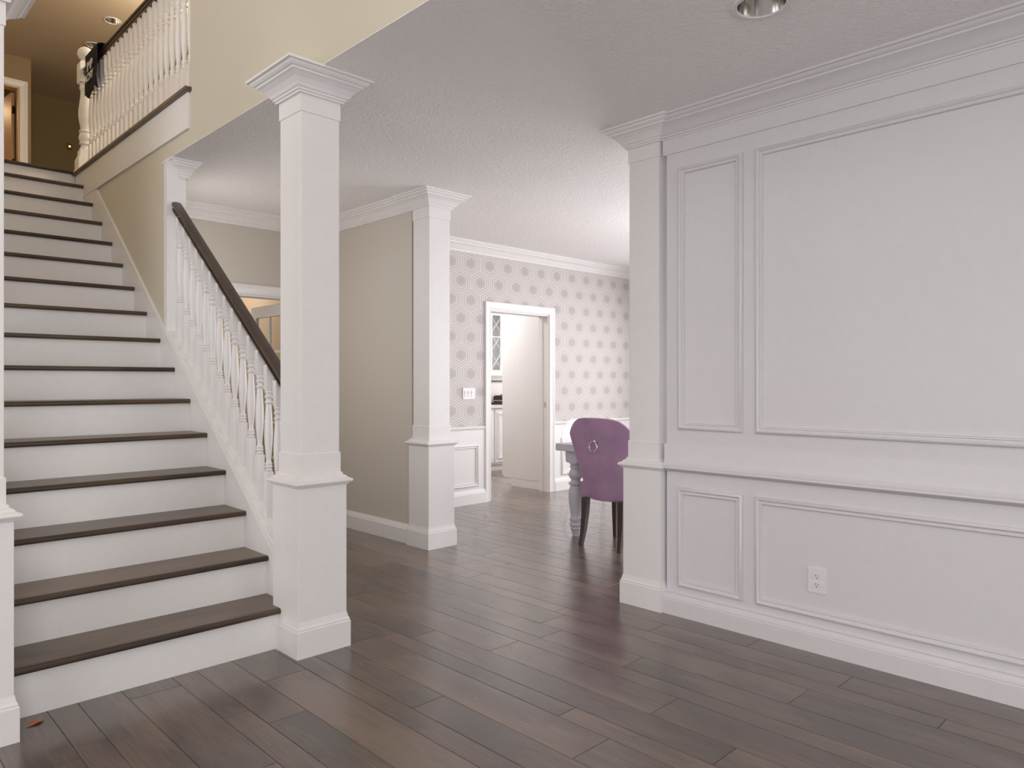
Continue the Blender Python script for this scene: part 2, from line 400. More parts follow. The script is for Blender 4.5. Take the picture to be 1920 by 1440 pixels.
struct('wall_west', wall_boxes(wall_boxes(MB(), 'x', -3.2, -3.0, -3.0, 6.30, 0, 2.95, [(-.7, 1.9, .5, 2.7), (3.2, 5.6, .9, 2.95)]), 'x', -3.2, -3.0, -3.0, 6.30, 2.95, TZ, [(.3, 2.9, 3.5, 5.1), (3.2, 5.6, 2.95, 4.3)]), 'beige', 'beige wall left of the viewer with a window')
struct('wall_east', wall_boxes(MB(), 'x', 8.0, 8.15, -1.2, 5.745, 0, CZ, [(.0, 2.4, .5, 2.5), (2.6, 5.0, .5, 2.5)]), 'paper', 'dining room wall with windows')
struct('wall_diningsouth', wall_boxes(MB(), 'y', -1.2, -1.0, 3.625, 8.15, 0, CZ, [(4.3, 7.3, .5, 2.5)]), 'paper', 'dining room wall opposite the hexagon wall')
struct('wall_kitchen', MB().box((3.64, 8.30, 0), (9.7, 8.42, CZ)), 'splash', 'kitchen wall behind the cabinets')
struct('wall_kitcheneast', wall_boxes(MB(), 'x', 9.5, 9.6, 5.895, 8.30, 0, CZ, [(6.1, 7.7, .7, 2.5)]), 'trim', 'kitchen wall with window')
st = wall_boxes(MB(), 'y', 9.0, 9.12, 1.716, 3.64, 0, CZ, [(2.5, 3.3, .9, 2.3)]); st.box((3.64, 5.895, 0), (3.72, 9.12, CZ))
struct('wall_study', st, 'tan', 'tan wall of the room behind the hallway')
# upper hall
uw = MB().box((3.6, 4.6, UZ), (3.75, 14.5, TZ)); uw.box((1.83, 4.48, UZ), (3.75, 4.6, TZ))
struct('wall_upperhall', uw, 'beige', 'beige wall of the upper hallway behind the balustrade')
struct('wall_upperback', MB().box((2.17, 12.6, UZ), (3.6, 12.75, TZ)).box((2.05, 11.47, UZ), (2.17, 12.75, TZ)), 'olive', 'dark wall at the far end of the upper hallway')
ud = wall_boxes(MB(), 'y', 11.33, 11.47, .476, 2.17, UZ, TZ, [(1.30, 2.04, UZ, 5.14)])
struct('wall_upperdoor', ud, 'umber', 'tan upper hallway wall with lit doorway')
struct('wall_bath', MB().box((.476, 14.3, UZ), (3.6, 14.5, TZ)), 'warmdoor', 'warm lit wall of the room behind the upper doorway')

# windows of the shell (frames with glass, out of frame)
def window(name, axis, p, a0, a1, z0, z1, label, nx=3):
    f = MB(); r = .05
    def bx(aa, ab, za, zb, t=.035):
        if axis == 'x': f.box((p-t, aa, za), (p+t, ab, zb))
        else: f.box((aa, p-t, za), (ab, p+t, zb))
    bx(a0, a0+r, z0, z1); bx(a1-r, a1, z0, z1); bx(a0+r, a1-r, z0, z0+r); bx(a0+r, a1-r, z1-r, z1)
    for i in range(1, nx):
        a = a0+(a1-a0)*i/nx; bx(a-.02, a+.02, z0+r, z1-r, .02)
    o = struct(name, f, 'trim', label)
    return o
window('window_1', 'y', -3.1, -2.3, .3, .5, 2.6, 'white framed window behind the viewer')
window('window_2', 'y', -3.1, 1.6, 3.2, .6, 2.4, 'white framed window behind the viewer beside the panelled wall', 2)
window('window_3', 'x', -3.1, -.7, 1.9, .5, 2.7, 'white framed window left of the viewer')
window('window_4', 'x', 8.07, 2.6, 5.0, .5, 2.5, 'white framed dining room window nearest the hexagon wall')
window('window_5', 'x', 8.07, .0, 2.4, .5, 2.5, 'white framed dining room window farther from the hexagon wall')
window('window_6', 'y', -1.1, 4.3, 7.3, .5, 2.5, 'white framed window of the dining room south wall')

# ------------------------------------------------------------------ right panelled wall trim
def molding(mb, mp, a0, a1, z0, z1):
    # picture-frame panel moulding; profile measured inward
    pr = [(0,0),(0,.008),(.004,.016),(.012,.020),(.018,.016),(.021,.009),(.026,.009),(.030,.014),(.034,.013),(.038,.004),(.038,0)]
    mb.sweep(pr, [(a0, z0), (a1, z0), (a1, z1), (a0, z1)], mp, closed=True, side=1); return mb
wm = on_x(X0)
for a0, a1 in ((1.838, 2.222), (-.30, 1.768), (-.78, -.38), (-2.9, -.86)):
    obj('panel_molding', molding(MB(), wm, a0, a1, 1.018, 2.458), 'wains', wr, smooth=True)
    obj('panel_molding', molding(MB(), wm, a0, a1, .155, .700), 'wains', wr, smooth=True)
rail_prof = [(0,.782),(.012,.786),(.02,.794),(.034,.797),(.040,.804),(.039,.812),(.030,.816),(.022,.820),(.018,.828),(.012,.834),(.010,.838),(.010,.930),(.006,.936),(0,.936)]
obj('chair_rail', MB().sweep(rail_prof, [(X0, -3.0), (X0, 2.31)], side=1), 'wains', wr, smooth=True)
obj('crown_molding', crown(MB(), [(X0-.004, -3.0), (X0-.004, 2.33)]), 'wains', wr, smooth=True)
obj('frieze_band', MB().sweep([(0,2.545),(.009,2.545),(.011,2.55),(.011,2.64),(0,2.64)], [(X0, -3.0), (X0, 2.32)], side=1), 'wains', wr)
struct('baseboard_right', MB().sweep([(0,0),(.044,0),(.044,.080),(.038,.084),(.039,.090),(.030,.098),(.024,.108),(.020,.112),(0,.112)], [(X0, -3.0), (X0, 2.30)], side=1), 'wains', 'white moulded baseboard of the panelled wall')
# outlet
ot = thing('wall_outlet', 'white double electrical outlet low on the right panelled wall', 'outlet', (X0, 1.457, .334))
pl = MB().box((-.006, -.046, -.062), (0, .046, .062)); obj('cover_plate', pl, 'plastic', ot, bevel=.003)
for dz in (.0205, -.0205):
    s_ = MB().lathe(0, 0, [(.0001, 0), (.0165, 0), (.0165, .003), (.0001, .003)], 20)
    s_.v = [(-.006-z, x, y*.86+dz) for x, y, z in s_.v]
    so = obj('socket', s_, 'plastic', ot)
    sl = MB()
    for dy, hh in ((.0062, .0055), (-.0062, .0045)): sl.box((-.0096, dy-.0011, dz+.003-hh*.6), (-.0089, dy+.0011, dz+.003+hh))
    sl.box((-.0096, -.0024, dz-.0105), (-.0089, .0024, dz-.0062)); obj('slot', sl, 'slot', so)

# ------------------------------------------------------------------ columns
def column(name, label, cx, cy, full=True):
    t = thing(name, label, 'column', (cx, cy, 0))
    obj('base_plinth', MB().square(0, 0, [(.1415, 0), (.1415, .122), (.1375, .127), (.1385, .133), (.133, .143), (.130, .157), (.1285, .163), (.1285, .166)]), 'trim', t)
    obj('pedestal', MB().square(0, 0, [(.127, .16), (.127, .79)]), 'trim', t, bevel=.002)
    obj('cap_rail', MB().square(0, 0, [(.127, .783), (.134, .787), (.137, .794), (.147, .797), (.1505, .804), (.149, .811), (.139, .816), (.132, .819), (.127, .826), (.118, .832), (.114, .834), (.1135, .842), (.108, .845)]), 'trim', t)
    obj('rail_band', MB().square(0, 0, [(.1065, .838), (.1065, .938), (.104, .941)]), 'trim', t)
    obj('shaft', MB().square(0, 0, [(.1015, .93), (.1015, 2.60)]), 'trim', t, bevel=.002)
    obj('neck_band', MB().square(0, 0, [(.1015, 2.545), (.106, 2.547), (.106, 2.64)]), 'trim', t)
    top = CZ+.0
    obj('capital', MB().square(0, 0, [(.106+o, top+d) for o, d in CROWN[:-1]]), 'trim', t)
    return t
column('column', 'tall square white column at the foot of the stairs, right of the treads', 1.766, 3.213)
column('column', 'square white column cut by the left edge of the picture', .413, 3.2115)
column('column', 'square white column at the end of the taupe hallway wall', 3.5415, 4.527)
column('column', 'white pilaster ending the panelled wall beside the mauve chair', 3.5415, 2.441)
# half column ending the stair wall
hc = thing('half_column', 'narrow white half column where the handrail ends against the stair wall', 'column', (1.762, 4.99, 0))
obj('shaft', MB().box((-.058, -.02, 1.30), (.065, .03, CZ-.001)), 'trim', hc)
obj('capital', MB().sweep([(o*.62, CZ+d-.001) for o, d in CROWN], [(.023, .11), (.023, -.021), (.073, -.021), (.073, .11)], side=-1), 'trim', hc)

# ------------------------------------------------------------------ hallway trim
struct('trim_1', crown(crown(MB(), [(3.45, 4.65), (3.45, 6.12), (1.83, 6.12)], side=1), [(1.828, 6.12), (1.828, 5.15)], side=1), 'trim', 'white crown moulding of the hallway', smooth=True)
struct('baseboard_hallway', base(MB(), [(3.45, 4.67), (3.45, 6.12), (3.34, 6.12)], side=1, h=.02), 'trim', 'white baseboard of the taupe hallway wall', smooth=True)
def casing(mb, mp, a0, a1, z1, wd=.085, z0=0):
    pr = [(0,0),(0,.014),(.008,.018),(.016,.014),(.022,.012),(.06,.018),(.07,.024),(wd-.004,.026),(wd,.022),(wd,0)]
    mb.sweep(pr, [(a0, z0), (a0, z1), (a1, z1), (a1, z0)], mp, side=1); return mb
struct('door_1', casing(MB(), on_y(6.12), 2.49, 3.25, 2.04), 'trim', 'white door casing at the end of the hallway', smooth=True)
jb = MB().box((2.49, 6.121, 0), (2.505, 6.25, 2.04)).box((3.235, 6.121, 0), (3.25, 6.25, 2.04)).box((2.505, 6.121, 2.025), (3.235, 6.25, 2.04))
bpy.data.objects['door_1'].name = 'door_1'
obj('door_jamb', jb, 'trim', bpy.data.objects['door_1'])
# french door leaf standing open
fd = thing('french_door', 'white glazed french door standing open beyond the hallway doorway', 'door', (3.225, 6.262, 0))
L, H, T = .74, 2.015, .036
fr = MB().box((-T/2, 0, .01), (T/2, .10, H)).box((-T/2, L-.10, .01), (T/2, L, H)).box((-T/2, .10, .01), (T/2, L-.10, .22)).box((-T/2, .10, H-.11), (T/2, L-.10, H))
obj('door_frame', fr, 'trim', fd)
nx, nz = 2, 5; gw = (L-.2)/nx; gh = (H-.33)/nz
for i in range(1, nx): obj('muntin', MB().box((-.012, .10+i*gw-.011, .22), (.012, .10+i*gw+.011, H-.11)), 'trim', fd)
for j in range(1, nz): obj('muntin', MB().box((-.012, .10, .22+j*gh-.011), (.012, L-.10, .22+j*gh+.011)), 'trim', fd)
for i in range(nx):
    for j in range(nz):
        obj('pane', MB().box((-.002, .10+i*gw, .22+j*gh), (.002, .10+(i+1)*gw, .22+(j+1)*gh)), 'glass', fd)

# ------------------------------------------------------------------ staircase
RISE, RUN, Y1 = .196, .2607, 3.2568
XL, XR = .476, 1.7035
def zt(k): return RISE*k if k < 16 else UZ
stair = thing('staircase', 'white staircase with dark brown wooden treads rising to the upper floor', 'staircase', (0, 0, 0))
nose = [(0, 0), (.006, -.004), (.010, -.0135), (.006, -.023), (0, -.027)]
for k in range(1, 17):
    yn = Y1+RUN*(k-1); z = zt(k)
    xl, xr = (XL, XR)
    q = MB()
    yb = yn+RUN+.028 if k < 16 else yn+.06
    prof = [(yn+.010, z), (yn+.003, z-.003), (yn, z-.010), (yn, z-.018), (yn+.003, z-.024), (yn+.010, z-.027), (yb, z-.027), (yb, z)]
    q.prism(prof, lambda a, b, d: (d, a, b), xl, xr)
    if k == 1:   # the first nosing laps in front of the column pedestal
        pass
    q = MB(); q.box((xl, yn+.024, z-.027), (xr, yb, z)); tr_ = obj('tread', q, 'tread', stair)
    q = MB(); q.prism([(yn+.010, z), (yn+.003, z-.003), (yn, z-.010), (yn, z-.018), (yn+.003, z-.024), (yn+.010, z-.027), (yn+.024, z-.027), (yn+.024, z)], lambda a, b, d: (d, a, b), xl, xr)
    obj('nosing', q, 'nosing', tr_)
    zb = 0 if k == 1 else zt(k-1)
    obj('riser', MB().box((xl, yn+.026, zb), (xr, yn+.042, z-.027)), 'trim', stair)
S = lambda y: .46+.785*(y-3.517)       # top line of the skirt board
nl = lambda y: .02+.752*(y-3.33)
sk = MB().prism([(3.345, 0), (4.2, 0), (7.17, nl(7.17)-.25), (7.17, UZ-.06), (6.80, S(6.80)-.0), (3.345, S(3.345))], lambda a, b, d: (d, a, b), 1.7035, 1.715)
obj('skirt_board', sk, 'trim', stair)
yk0, yk1 = 3.345, 6.52
obj('skirt_cap', MB().prism([(yk0, S(yk0)-.022), (yk1, S(yk1)-.022), (yk1, S(yk1)+.002), (yk0, S(yk0)+.002)], lambda a, b, d: (d, a, b), 1.697, 1.7155), 'trim', stair, bevel=.002)
SH = lambda y: S(y)+.018
kn = MB().prism([(3.345, 0), (4.978, 0), (4.978, SH(4.978)), (3.345, SH(3.345))], lambda a, b, d: (d, a, b), 1.7155, 1.826)
obj('knee_wall', kn, 'trim', stair)

# balusters (one mesh each for the two balustrades)
def baluster_mesh(name, bot, turned, top, sq=.0195, foot=.03):
    m = MB(); z0 = bot; T_ = turned
    m.square(0, 0, [(sq, -foot), (sq, z0-.006), (sq-.004, z0)])
    P = [(.012, 0), (.0165, .012), (.0165, .022), (.011, .032), (.0125, .040), (.0165, .050), (.0165, .060), (.0115, .070), (.0145, .080), (.0150, .095), (.0105, .112), (.0100, .14),
         (.0125, .22), (.0160, .33), (.0178, .43), (.0178, .50), (.0165, .60), (.0145, .70), (.0125, .78), (.0115, .83), (.0160, .845), (.0165, .86), (.0112, .875), (.0112, .895), (.0158, .91), (.0165, .93), (.0110, .95), (.0150, .97), (.0165, .985), (.0125, 1.0)]
    m.lathe(0, 0, [(r*1.24, z0+p*T_) for r, p in P], 14, cap=False)
    z1 = z0+T_
    m.square(0, 0, [(sq-.004, z1), (sq, z1+.006), (sq, z1+top)])
    return m.mesh(name, 'trim', True)
bal = thing('stair_balustrade', 'balustrade of white turned balusters under a dark handrail beside the stairs', 'balustrade', (0, 0, 0))
RB = lambda y: 1.258+.768*(y-3.494)   # underside of handrail
bm_ = baluster_mesh('baluster', .235, .425, .135)
for i in range(15):
    y = 3.431+.1045*i
    o = bpy.data.objects.new('baluster', bm_); COL.objects.link(o); o.parent = bal; o.location = (1.762, y, SH(y))
def handrail(y0, y1, f, cx, wid=.064, hh=.066):
    w2 = wid/2
    pr = [(-w2*.62, 0), (-w2*.66, .010), (-w2*.92, .016), (-w2*.96, .022), (-w2*.62, .028), (-w2*.60, .036), (-w2, .042), (-w2, .054), (-w2*.8, .062), (0, hh), (w2*.8, .062), (w2, .054), (w2, .042), (w2*.60, .036), (w2*.62, .028), (w2*.96, .022), (w2*.92, .016), (w2*.66, .010), (w2*.62, 0)]
    m = MB(); n = len(pr)
    m.add([(cx+a, y0, f(y0)+b*1.15) for a, b in pr]+[(cx+a, y1, f(y1)+b*1.15) for a, b in pr],
          [tuple(range(n)), tuple(range(2*n-1, n-1, -1))]+[(i, (i+1) % n, (i+1) % n+n, i+n) for i in range(n)])
    return m
obj('handrail', handrail(3.318, 4.968, RB, 1.768), 'rail', bal, smooth=True)

# ------------------------------------------------------------------ upper balustrade
ub = thing('landing_balustrade', 'upper landing balustrade of white turned balusters with a ball topped newel', 'balustrade', (0, 0, 0))
obj('fascia_board', MB().box((1.700, 4.60, 2.845), (1.7155, 7.17, 3.068)), 'trim', ub)
sh = MB().box((1.676, 4.575, 3.070), (1.828, 7.19, 3.098)); obj('landing_nosing', sh, 'tread', ub, bevel=.008)
obj('newel_post', MB(), 'trim', ub)
nw = bpy.data.objects.get('newel_post'); bpy.data.objects.remove(nw)
q = MB()
q.square(0, 0, [(.068, 3.098), (.068, 3.20), (.050, 3.25), (.050, 3.285)])
q.lathe(0, 0, [(.050, 3.285), (.047, 3.30), (.036, 3.318), (.034, 3.330), (.048, 3.338), (.048, 3.350), (.044, 3.36), (.052, 3.385), (.053, 3.405), (.046, 3.43), (.044, 3.436), (.052, 3.444), (.050, 3.456), (.038, 3.464), (.040, 3.49), (.050, 3.54), (.055, 3.59), (.054, 3.64), (.047, 3.70), (.040, 3.76), (.038, 3.80), (.042, 3.815), (.048, 3.822), (.046, 3.835), (.040, 3.845), (.048, 3.865)], 20, cap=False)
q.square(0, 0, [(.050, 3.868), (.054, 3.880), (.054, 4.035), (.044, 4.050)])
q.lathe(0, 0, [(.034, 4.045), (.026, 4.055), (.026, 4.068)]+[(.064*math.sin(a), 4.125-.064*math.cos(a)) for a in [math.radians(t) for t in range(28, 176, 12)]]+[(.004, 4.189)], 20)
o = obj('newel_post', q, 'trim', ub, smooth=True); o.location = (1.765, 7.11, 0)
um = baluster_mesh('upper_baluster', .20, .47, .16, foot=.002)
y = 4.715
while y < 7.02:
    o = bpy.data.objects.new('baluster', um); COL.objects.link(o); o.parent = ub; o.location = (1.762, y, 3.098); y += .105
obj('handrail', handrail(4.602, 7.06, lambda y: 3.915, 1.762), 'rail', ub, smooth=True)
obj('half_baluster', MB().box((1.735, 4.601, 3.098), (1.79, 4.622, 3.93)), 'trim', ub)

# shirt hanging over the upper handrail
cl = thing('hanging_shirt', 'black shirt with white lettering hanging over the upper landing handrail', 'shirt', (1.704, 6.66, 3.60))
W, NZ, NY = .34, 22, 12
m = MB(); vs = []; fs = []
path = [(-.004, .02)]  # (x offset, z)
path = []
for i in range(13): path.append((-.004-.006*math.sin(i*.6), .035+i*.03))
path += [(.004, .405), (.02, .412), (.05, .414), (.08, .408), (.092, .395)]
for i in range(8): path.append((.094, .37-i*.03))
n_ = len(path)
for i, (xo, zo) in enumerate(path):
    for j in range(NY+1):
        t = j/NY; yy = -W/2+W*t
        wv = .012*math.sin(t*9+zo*5)*(1-min(1, max(0, (zo-.25)/.16)))
        zz = zo
        if i == 0: zz += .035*math.sin(t*7.5)+.02*t
        tap = 1-.18*max(0, (.12-zo))/.15*0
        vs.append((xo-abs(wv)-.002, yy*(1+.10*max(0, .2-zo)/.2), zz))
for i in range(n_-1):
    for j in range(NY):
        a = i*(NY+1)+j; fs.append((a, a+1, a+NY+2, a+NY+1))
m.add(vs, fs)
o = obj('fabric', m, 'cloth', cl, smooth=True); sm = o.modifiers.new('solid', 'SOLIDIFY'); sm.thickness = .003
def text(body, size, loc, rot, parent, mat, name='lettering', ext=.0008):
    cu = bpy.data.curves.new(name, 'FONT'); cu.body = body; cu.size = size; cu.extrude = ext; cu.align_x = 'CENTER'; cu.align_y = 'CENTER'; cu.offset = .0022
    cu.materials.append(M[mat]); tmp_ = bpy.data.objects.new(name, cu); COL.objects.link(tmp_); bpy.context.view_layer.update()
    me = bpy.data.meshes.new_from_object(tmp_.evaluated_get(bpy.context.evaluated_depsgraph_get())); bpy.data.objects.remove(tmp_)
    o = bpy.data.objects.new(name, me); COL.objects.link(o); o.parent = parent; o.location = loc; o.rotation_euler = rot
    return o
text('IMP', .105, (-.026, -.015, .262), (math.radians(90), math.radians(0), math.radians(-90)), cl, 'ink')
text('ACHY', .088, (-.026, .008, .175), (math.radians(90), math.radians(0), math.radians(-90)), cl, 'ink')

# upper doorway, lights, indicator
cs = casing(MB(), on_y(11.33), 1.30, 2.04, 5.14, .09, z0=UZ)
struct('door_2', cs, 'trim', 'pale casing of the lit upper doorway')
obj('door_jamb', MB().box((1.30, 11.331, UZ), (1.315, 11.47, 5.14)).box((2.025, 11.331, UZ), (2.04, 11.47, 5.14)).box((1.315, 11.331, 5.125), (2.025, 11.47, 5.14)), 'warmdoor', bpy.data.objects['door_2'])
dl = thing('bathroom_door', 'warm lit door leaf standing open in the upper doorway', 'door', (2.018, 11.50, UZ), rz=math.radians(6))
obj('door_panel', MB().box((-.038, .0, .01), (0, .70, 2.0)), 'warmdoor', dl)
for z in (.25, 1.02, 1.72):
    obj('hinge', MB().box((-.030, -.018, z), (.0, .002, z+.10)), 'hinge', dl)
area('bath_lamp', (1.5, 12.9, 5.3), (0, 0, 0), .5, .3, 17, (1, .66, .36))
def downlight(name, label, x, y, z, R, mat_in='chrome'):
    t = thing(name, label, 'ceiling light', (x, y, z))
    obj('trim_ring', MB().lathe(0, 0, [(R*.80, -.001), (R*.83, -.007), (R*.97, -.006), (R, 0), (R*.99, .001)], 40, cap=False), 'plastic', t, smooth=True)
    q = MB(); N = 40
    prof = [(R*.82, -.003), (R*.80, .01), (R*.70, .06), (R*.62, .075)]
    q.lathe(0, 0, prof, N, cap=False); obj('reflector', q, mat_in, t, smooth=True)
    obj('lamp_face', MB().lathe(0, 0, [(.001, .062), (R*.45, .060), (R*.63, .078), (R*.60, .085), (.001, .085)], 32, cap=False), 'lamp_off', t, smooth=True)
    return t
# the cans sit in round cut-outs: bore the ceilings
def bore(ob, x, y, z, R):
    c = MB().lathe(x, y, [(R, z-.05), (R, z+.12)], 40); co = obj('bore', c, None); co.hide_render = True
    md = ob.modifiers.new('bore', 'BOOLEAN'); md.object = co; md.operation = 'DIFFERENCE'; md.solver = 'EXACT'
    return co
tmp = []
tmp.append((ceil, bore(ceil, 2.655, 1.335, CZ, .098)))
tmp.append((ceil2, bore(ceil2, 2.62, 9.42, TZ, .083)))
tmp.append((ceil2, bore(ceil2, 2.64, 10.27, TZ, .083)))
dg = bpy.context.evaluated_depsgraph_get(); dg.update()
for ob in (ceil, ceil2):
    me = bpy.data.meshes.new_from_object(ob.evaluated_get(dg)); ob.modifiers.clear(); ob.data = me
for _, c in tmp: bpy.data.objects.remove(c)
downlight('recessed_light', 'recessed ceiling light with shiny ribbed reflector at the top of the picture', 2.655, 1.335, CZ, .112)
downlight('recessed_light', 'small recessed light in the upper ceiling, right of the newel ball', 2.62, 9.42, TZ, .095)
downlight('recessed_light', 'recessed light in the upper ceiling half behind the newel ball', 2.64, 10.27, TZ, .095)
nl_ = thing('night_light', 'tiny glowing amber light at the dark end of the upper hallway', 'night light', (2.908, 12.6, 4.855))
obj('housing', MB().box((-.03, -.02, -.045), (.03, 0, .045)), 'hinge', nl_, bevel=.004)
obj('glow', MB().box((-.012, -.024, -.012), (.012, -.02, .012)), 'led', nl_)

# ------------------------------------------------------------------ dining room wall trim
mpd = on_y(5.745)
struct('door_3', casing(MB(), mpd, 5.29, 6.215, 2.055), 'trim', 'white door casing of the kitchen doorway', smooth=True)
d3 = bpy.data.objects['door_3']
jb = MB().box((5.29, 5.746, 0), (5.305, 5.895, 2.055)).box((6.20, 5.746, 0), (6.215, 5.895, 2.055)).box((5.305, 5.746, 2.04), (6.20, 5.895, 2.055))
jb.box((6.19, 5.83, 0), (6.20, 5.85, 2.04))
obj('door_jamb', jb, 'trim', d3)
obj('strike_plate', MB().box((6.197, 5.775, .985), (6.20, 5.805, 1.045)), 'chrome', d3)
def wains(mb, a0, a1):
    mb.box((a0, 5.738, .12), (a1, 5.745, .79))
    mb.sweep([(0,.770),(.010,.772),(.014,.782),(.024,.788),(.026,.798),(.016,.804),(.010,.810),(0,.812)], [(a0, 5.745), (a1, 5.745)], side=-1)
    return mb
for a0, a1, ps in ((3.65, 5.205, ((3.80, 4.40), (4.50, 5.11))), (6.30, 7.99, ((6.42, 7.05), (7.15, 7.85)))):
    for p0, p1 in ps:
        obj('panel_molding', molding(MB(), on_y(5.738), p0, p1, .18, .62), 'trim', wd, smooth=True)
    obj('wainscot', wains(MB(), a0, a1), 'trim', wd)
bb = MB().sweep([(0,0),(.022,0),(.022,.105),(.016,.112),(.014,.125),(.008,.138),(.006,.145),(0,.145)], [(3.65, 5.738), (5.205, 5.738)], side=-1)
bb.sweep([(0,0),(.022,0),(.022,.105),(.016,.112),(.014,.125),(.008,.138),(.006,.145),(0,.145)], [(6.30, 5.738), (7.99, 5.738)], side=-1)
struct('baseboard_dining', bb, 'trim', 'white baseboard under the hexagon wallpaper')
struct('trim_2', crown(MB(), [(7.99, 5.745), (3.64, 5.745)], side=1, sc=1.0), 'trim', 'white crown moulding above the hexagon wallpaper', smooth=True)
sw_ = thing('light_switch', 'white triple light switch on the hexagon wallpaper left of the kitchen doorway', 'light switch', (4.983, 5.745, 1.157))
obj('cover_plate', MB().box((-.085, -.008, -.060), (.085, 0, .060)), 'plastic', sw_, bevel=.003)
for i in (-1, 0, 1):
    q = MB().box((i*.046-.017, -.0115, -.034), (i*.046+.017, -.008, .034)); q.box((i*.046-.012, -.015, .002), (i*.046+.012, -.0115, .026)); obj('rocker', q, 'plastic', sw_)

# ------------------------------------------------------------------ kitchen
tc = thing('tall_cabinet', 'tall white cabinet side seen through the kitchen doorway', 'cabinet', (0, 0, 0))
obj('body', MB().box((6.25, 5.90, .10), (6.95, 6.545, 2.35)), 'trim', tc)
obj('toe_kick', MB().box((6.258, 5.90, .0), (6.95, 6.40, .10)), 'trim', tc)
obj('baseboard_strip', MB().box((6.247, 5.90, .0), (6.257, 6.40, .088)), 'trim', tc)
for dx in (0, .352): obj('door', MB().box((6.252+dx, 6.545, .12), (6.252+dx+.345, 6.567, 2.33)), 'trim', tc)
bc = thing('base_cabinet', 'white base cabinets along the far kitchen wall', 'cabinet', (0, 0, 0))
obj('body', MB().box((6.6, 7.66, .09), (9.0, 8.294, .90)), 'trim', bc)
obj('toe_kick', MB().box((6.6, 7.70, 0), (9.0, 8.294, .09)), 'trim', bc)
for i in range(5):
    x0 = 6.67+i*.46
    d_ = obj('door', MB().box((x0, 7.64, .12), (x0+.44, 7.66, .885)), 'trim', bc, bevel=.002)
    obj('panel_molding', molding(MB(), on_y(7.64), x0+.05, x0+.39, .17, .835), 'trim', d_)
ct = thing('countertop', 'pale kitchen countertop above the far base cabinets', 'countertop', (0, 0, 0))
obj('slab', MB().box((6.6, 7.61, .902), (9.0, 8.294, .942)), 'counter', ct, bevel=.004)
uc = thing('glass_cabinet', 'white upper kitchen cabinet with lattice glass door', 'cabinet', (0, 0, 0))
def yshell(mb, x0, x1, y0, y1, z0, z1, t=.018):
    mb.box((x0, y0, z0), (x0+t, y1, z1)).box((x1-t, y0, z0), (x1, y1, z1)).box((x0+t, y0, z0), (x1-t, y1, z0+t)).box((x0+t, y0, z1-t), (x1-t, y1, z1)).box((x0+t, y1-t, z0+t), (x1-t, y1, z1-t))
    return mb
obj('body', yshell(MB(), 6.6, 8.6, 7.97, 8.294, 1.37, 2.42), 'trim', uc)
for i in range(5):
    x0 = 6.97+i*.32-.0; x1 = x0+.31
    f = MB(); s = .07; z0, z1 = 1.385, 2.405
    f.box((x0, 7.948, z0), (x0+s, 7.968, z1)).box((x1-s, 7.948, z0), (x1, 7.968, z1)).box((x0+s, 7.948, z0), (x1-s, 7.968, z0+s)).box((x0+s, 7.948, z1-.13), (x1-s, 7.968, z1))
    d_ = obj('door', f, 'trim', uc)
    a, b_ = x0+s, x1-s; lo, hi = z0+s, z1-.13; hh = (hi-lo)
    obj('glass', MB().box((a, 7.957, lo), (b_, 7.960, hi)), 'glass', d_)
    lt = MB()
    cxx = (a+b_)/2; hw = (b_-a)/2
    for sgn in (-1, 1):
        pts = []
        for t in range(25):
            u = t/24; pts.append((cxx+sgn*hw*math.cos(u*math.pi*3)*(.98), 7.953, lo+hh*u))
        lt.tube(pts, .005, 6)
    lt.box((a, 7.949, lo+hh*.60), (b_, 7.957, lo+hh*.60+.012))
    obj('lattice', lt, 'trim', d_)
ap = thing('toaster', 'small dark appliance on the kitchen counter', 'toaster', (7.47, 7.80, .942))
q = MB(); q.square(0, 0, [(.10, .01), (.12, .03), (.12, .12), (.10, .14)]); obj('body', q, 'black', ap, bevel=.01)
obj('band', MB().box((-.125, -.125, .055), (.125, .125, .068)), 'chrome', ap)
obj('lid', MB().lathe(0, 0, [(.07, .14), (.06, .155), (.02, .16), (.02, .18), (.001, .182)], 16), 'velvet', ap, smooth=True)
fr_ = thing('picture_frame', 'thin dark frame leaning on the kitchen backsplash', 'frame', (7.34, 7.98, .942))
obj('frame', MB().box((-.012, -.01, 0), (.012, .01, .36)).box((.012, -.01, .335), (.30, .01, .36)).box((.012, -.01, 0), (.30, .01, .025)).box((.30, -.01, 0), (.324, .01, .36)), 'black', fr_)
obj('backing', MB().box((.012, 0, .025), (.30, .008, .335)), 'splash', fr_)

# ------------------------------------------------------------------ dining table
tb = thing('dining_table', 'grey washed dining table with turned legs behind the mauve chair', 'table', (0, 0, 0))
tx0, tx1, ty0, ty1 = 4.50, 6.50, 2.95, 4.085
obj('tabletop', MB().box((tx0, ty0, .708), (tx1, ty1, .768)), 'greywood', tb, bevel=.006)
ap_ = MB(); i_ = .06
ap_.box((tx0+i_, ty0+i_, .615), (tx0+i_+.03, ty1-i_, .708)).box((tx1-i_-.03, ty0+i_, .615), (tx1-i_, ty1-i_, .708)).box((tx0+i_+.03, ty0+i_, .615), (tx1-i_-.03, ty0+i_+.03, .708)).box((tx0+i_+.03, ty1-i_-.03, .615), (tx1-i_-.03, ty1-i_, .708))
obj('apron', ap_, 'greywood', tb)
LP = [(.030, 0), (.034, .03), (.042, .045), (.050, .06), (.044, .072), (.056, .085), (.056, .098), (.046, .108), (.054, .12), (.055, .14), (.047, .15), (.046, .165), (.052, .20), (.060, .26), (.066, .32), (.064, .37), (.052, .40), (.050, .41), (.064, .418), (.065, .43), (.050, .44), (.040, .455), (.054, .47), (.064, .49), (.064, .51), (.052, .535), (.042, .548), (.054, .556), (.054, .568), (.044, .574), (.054, .585), (.052, .597)]
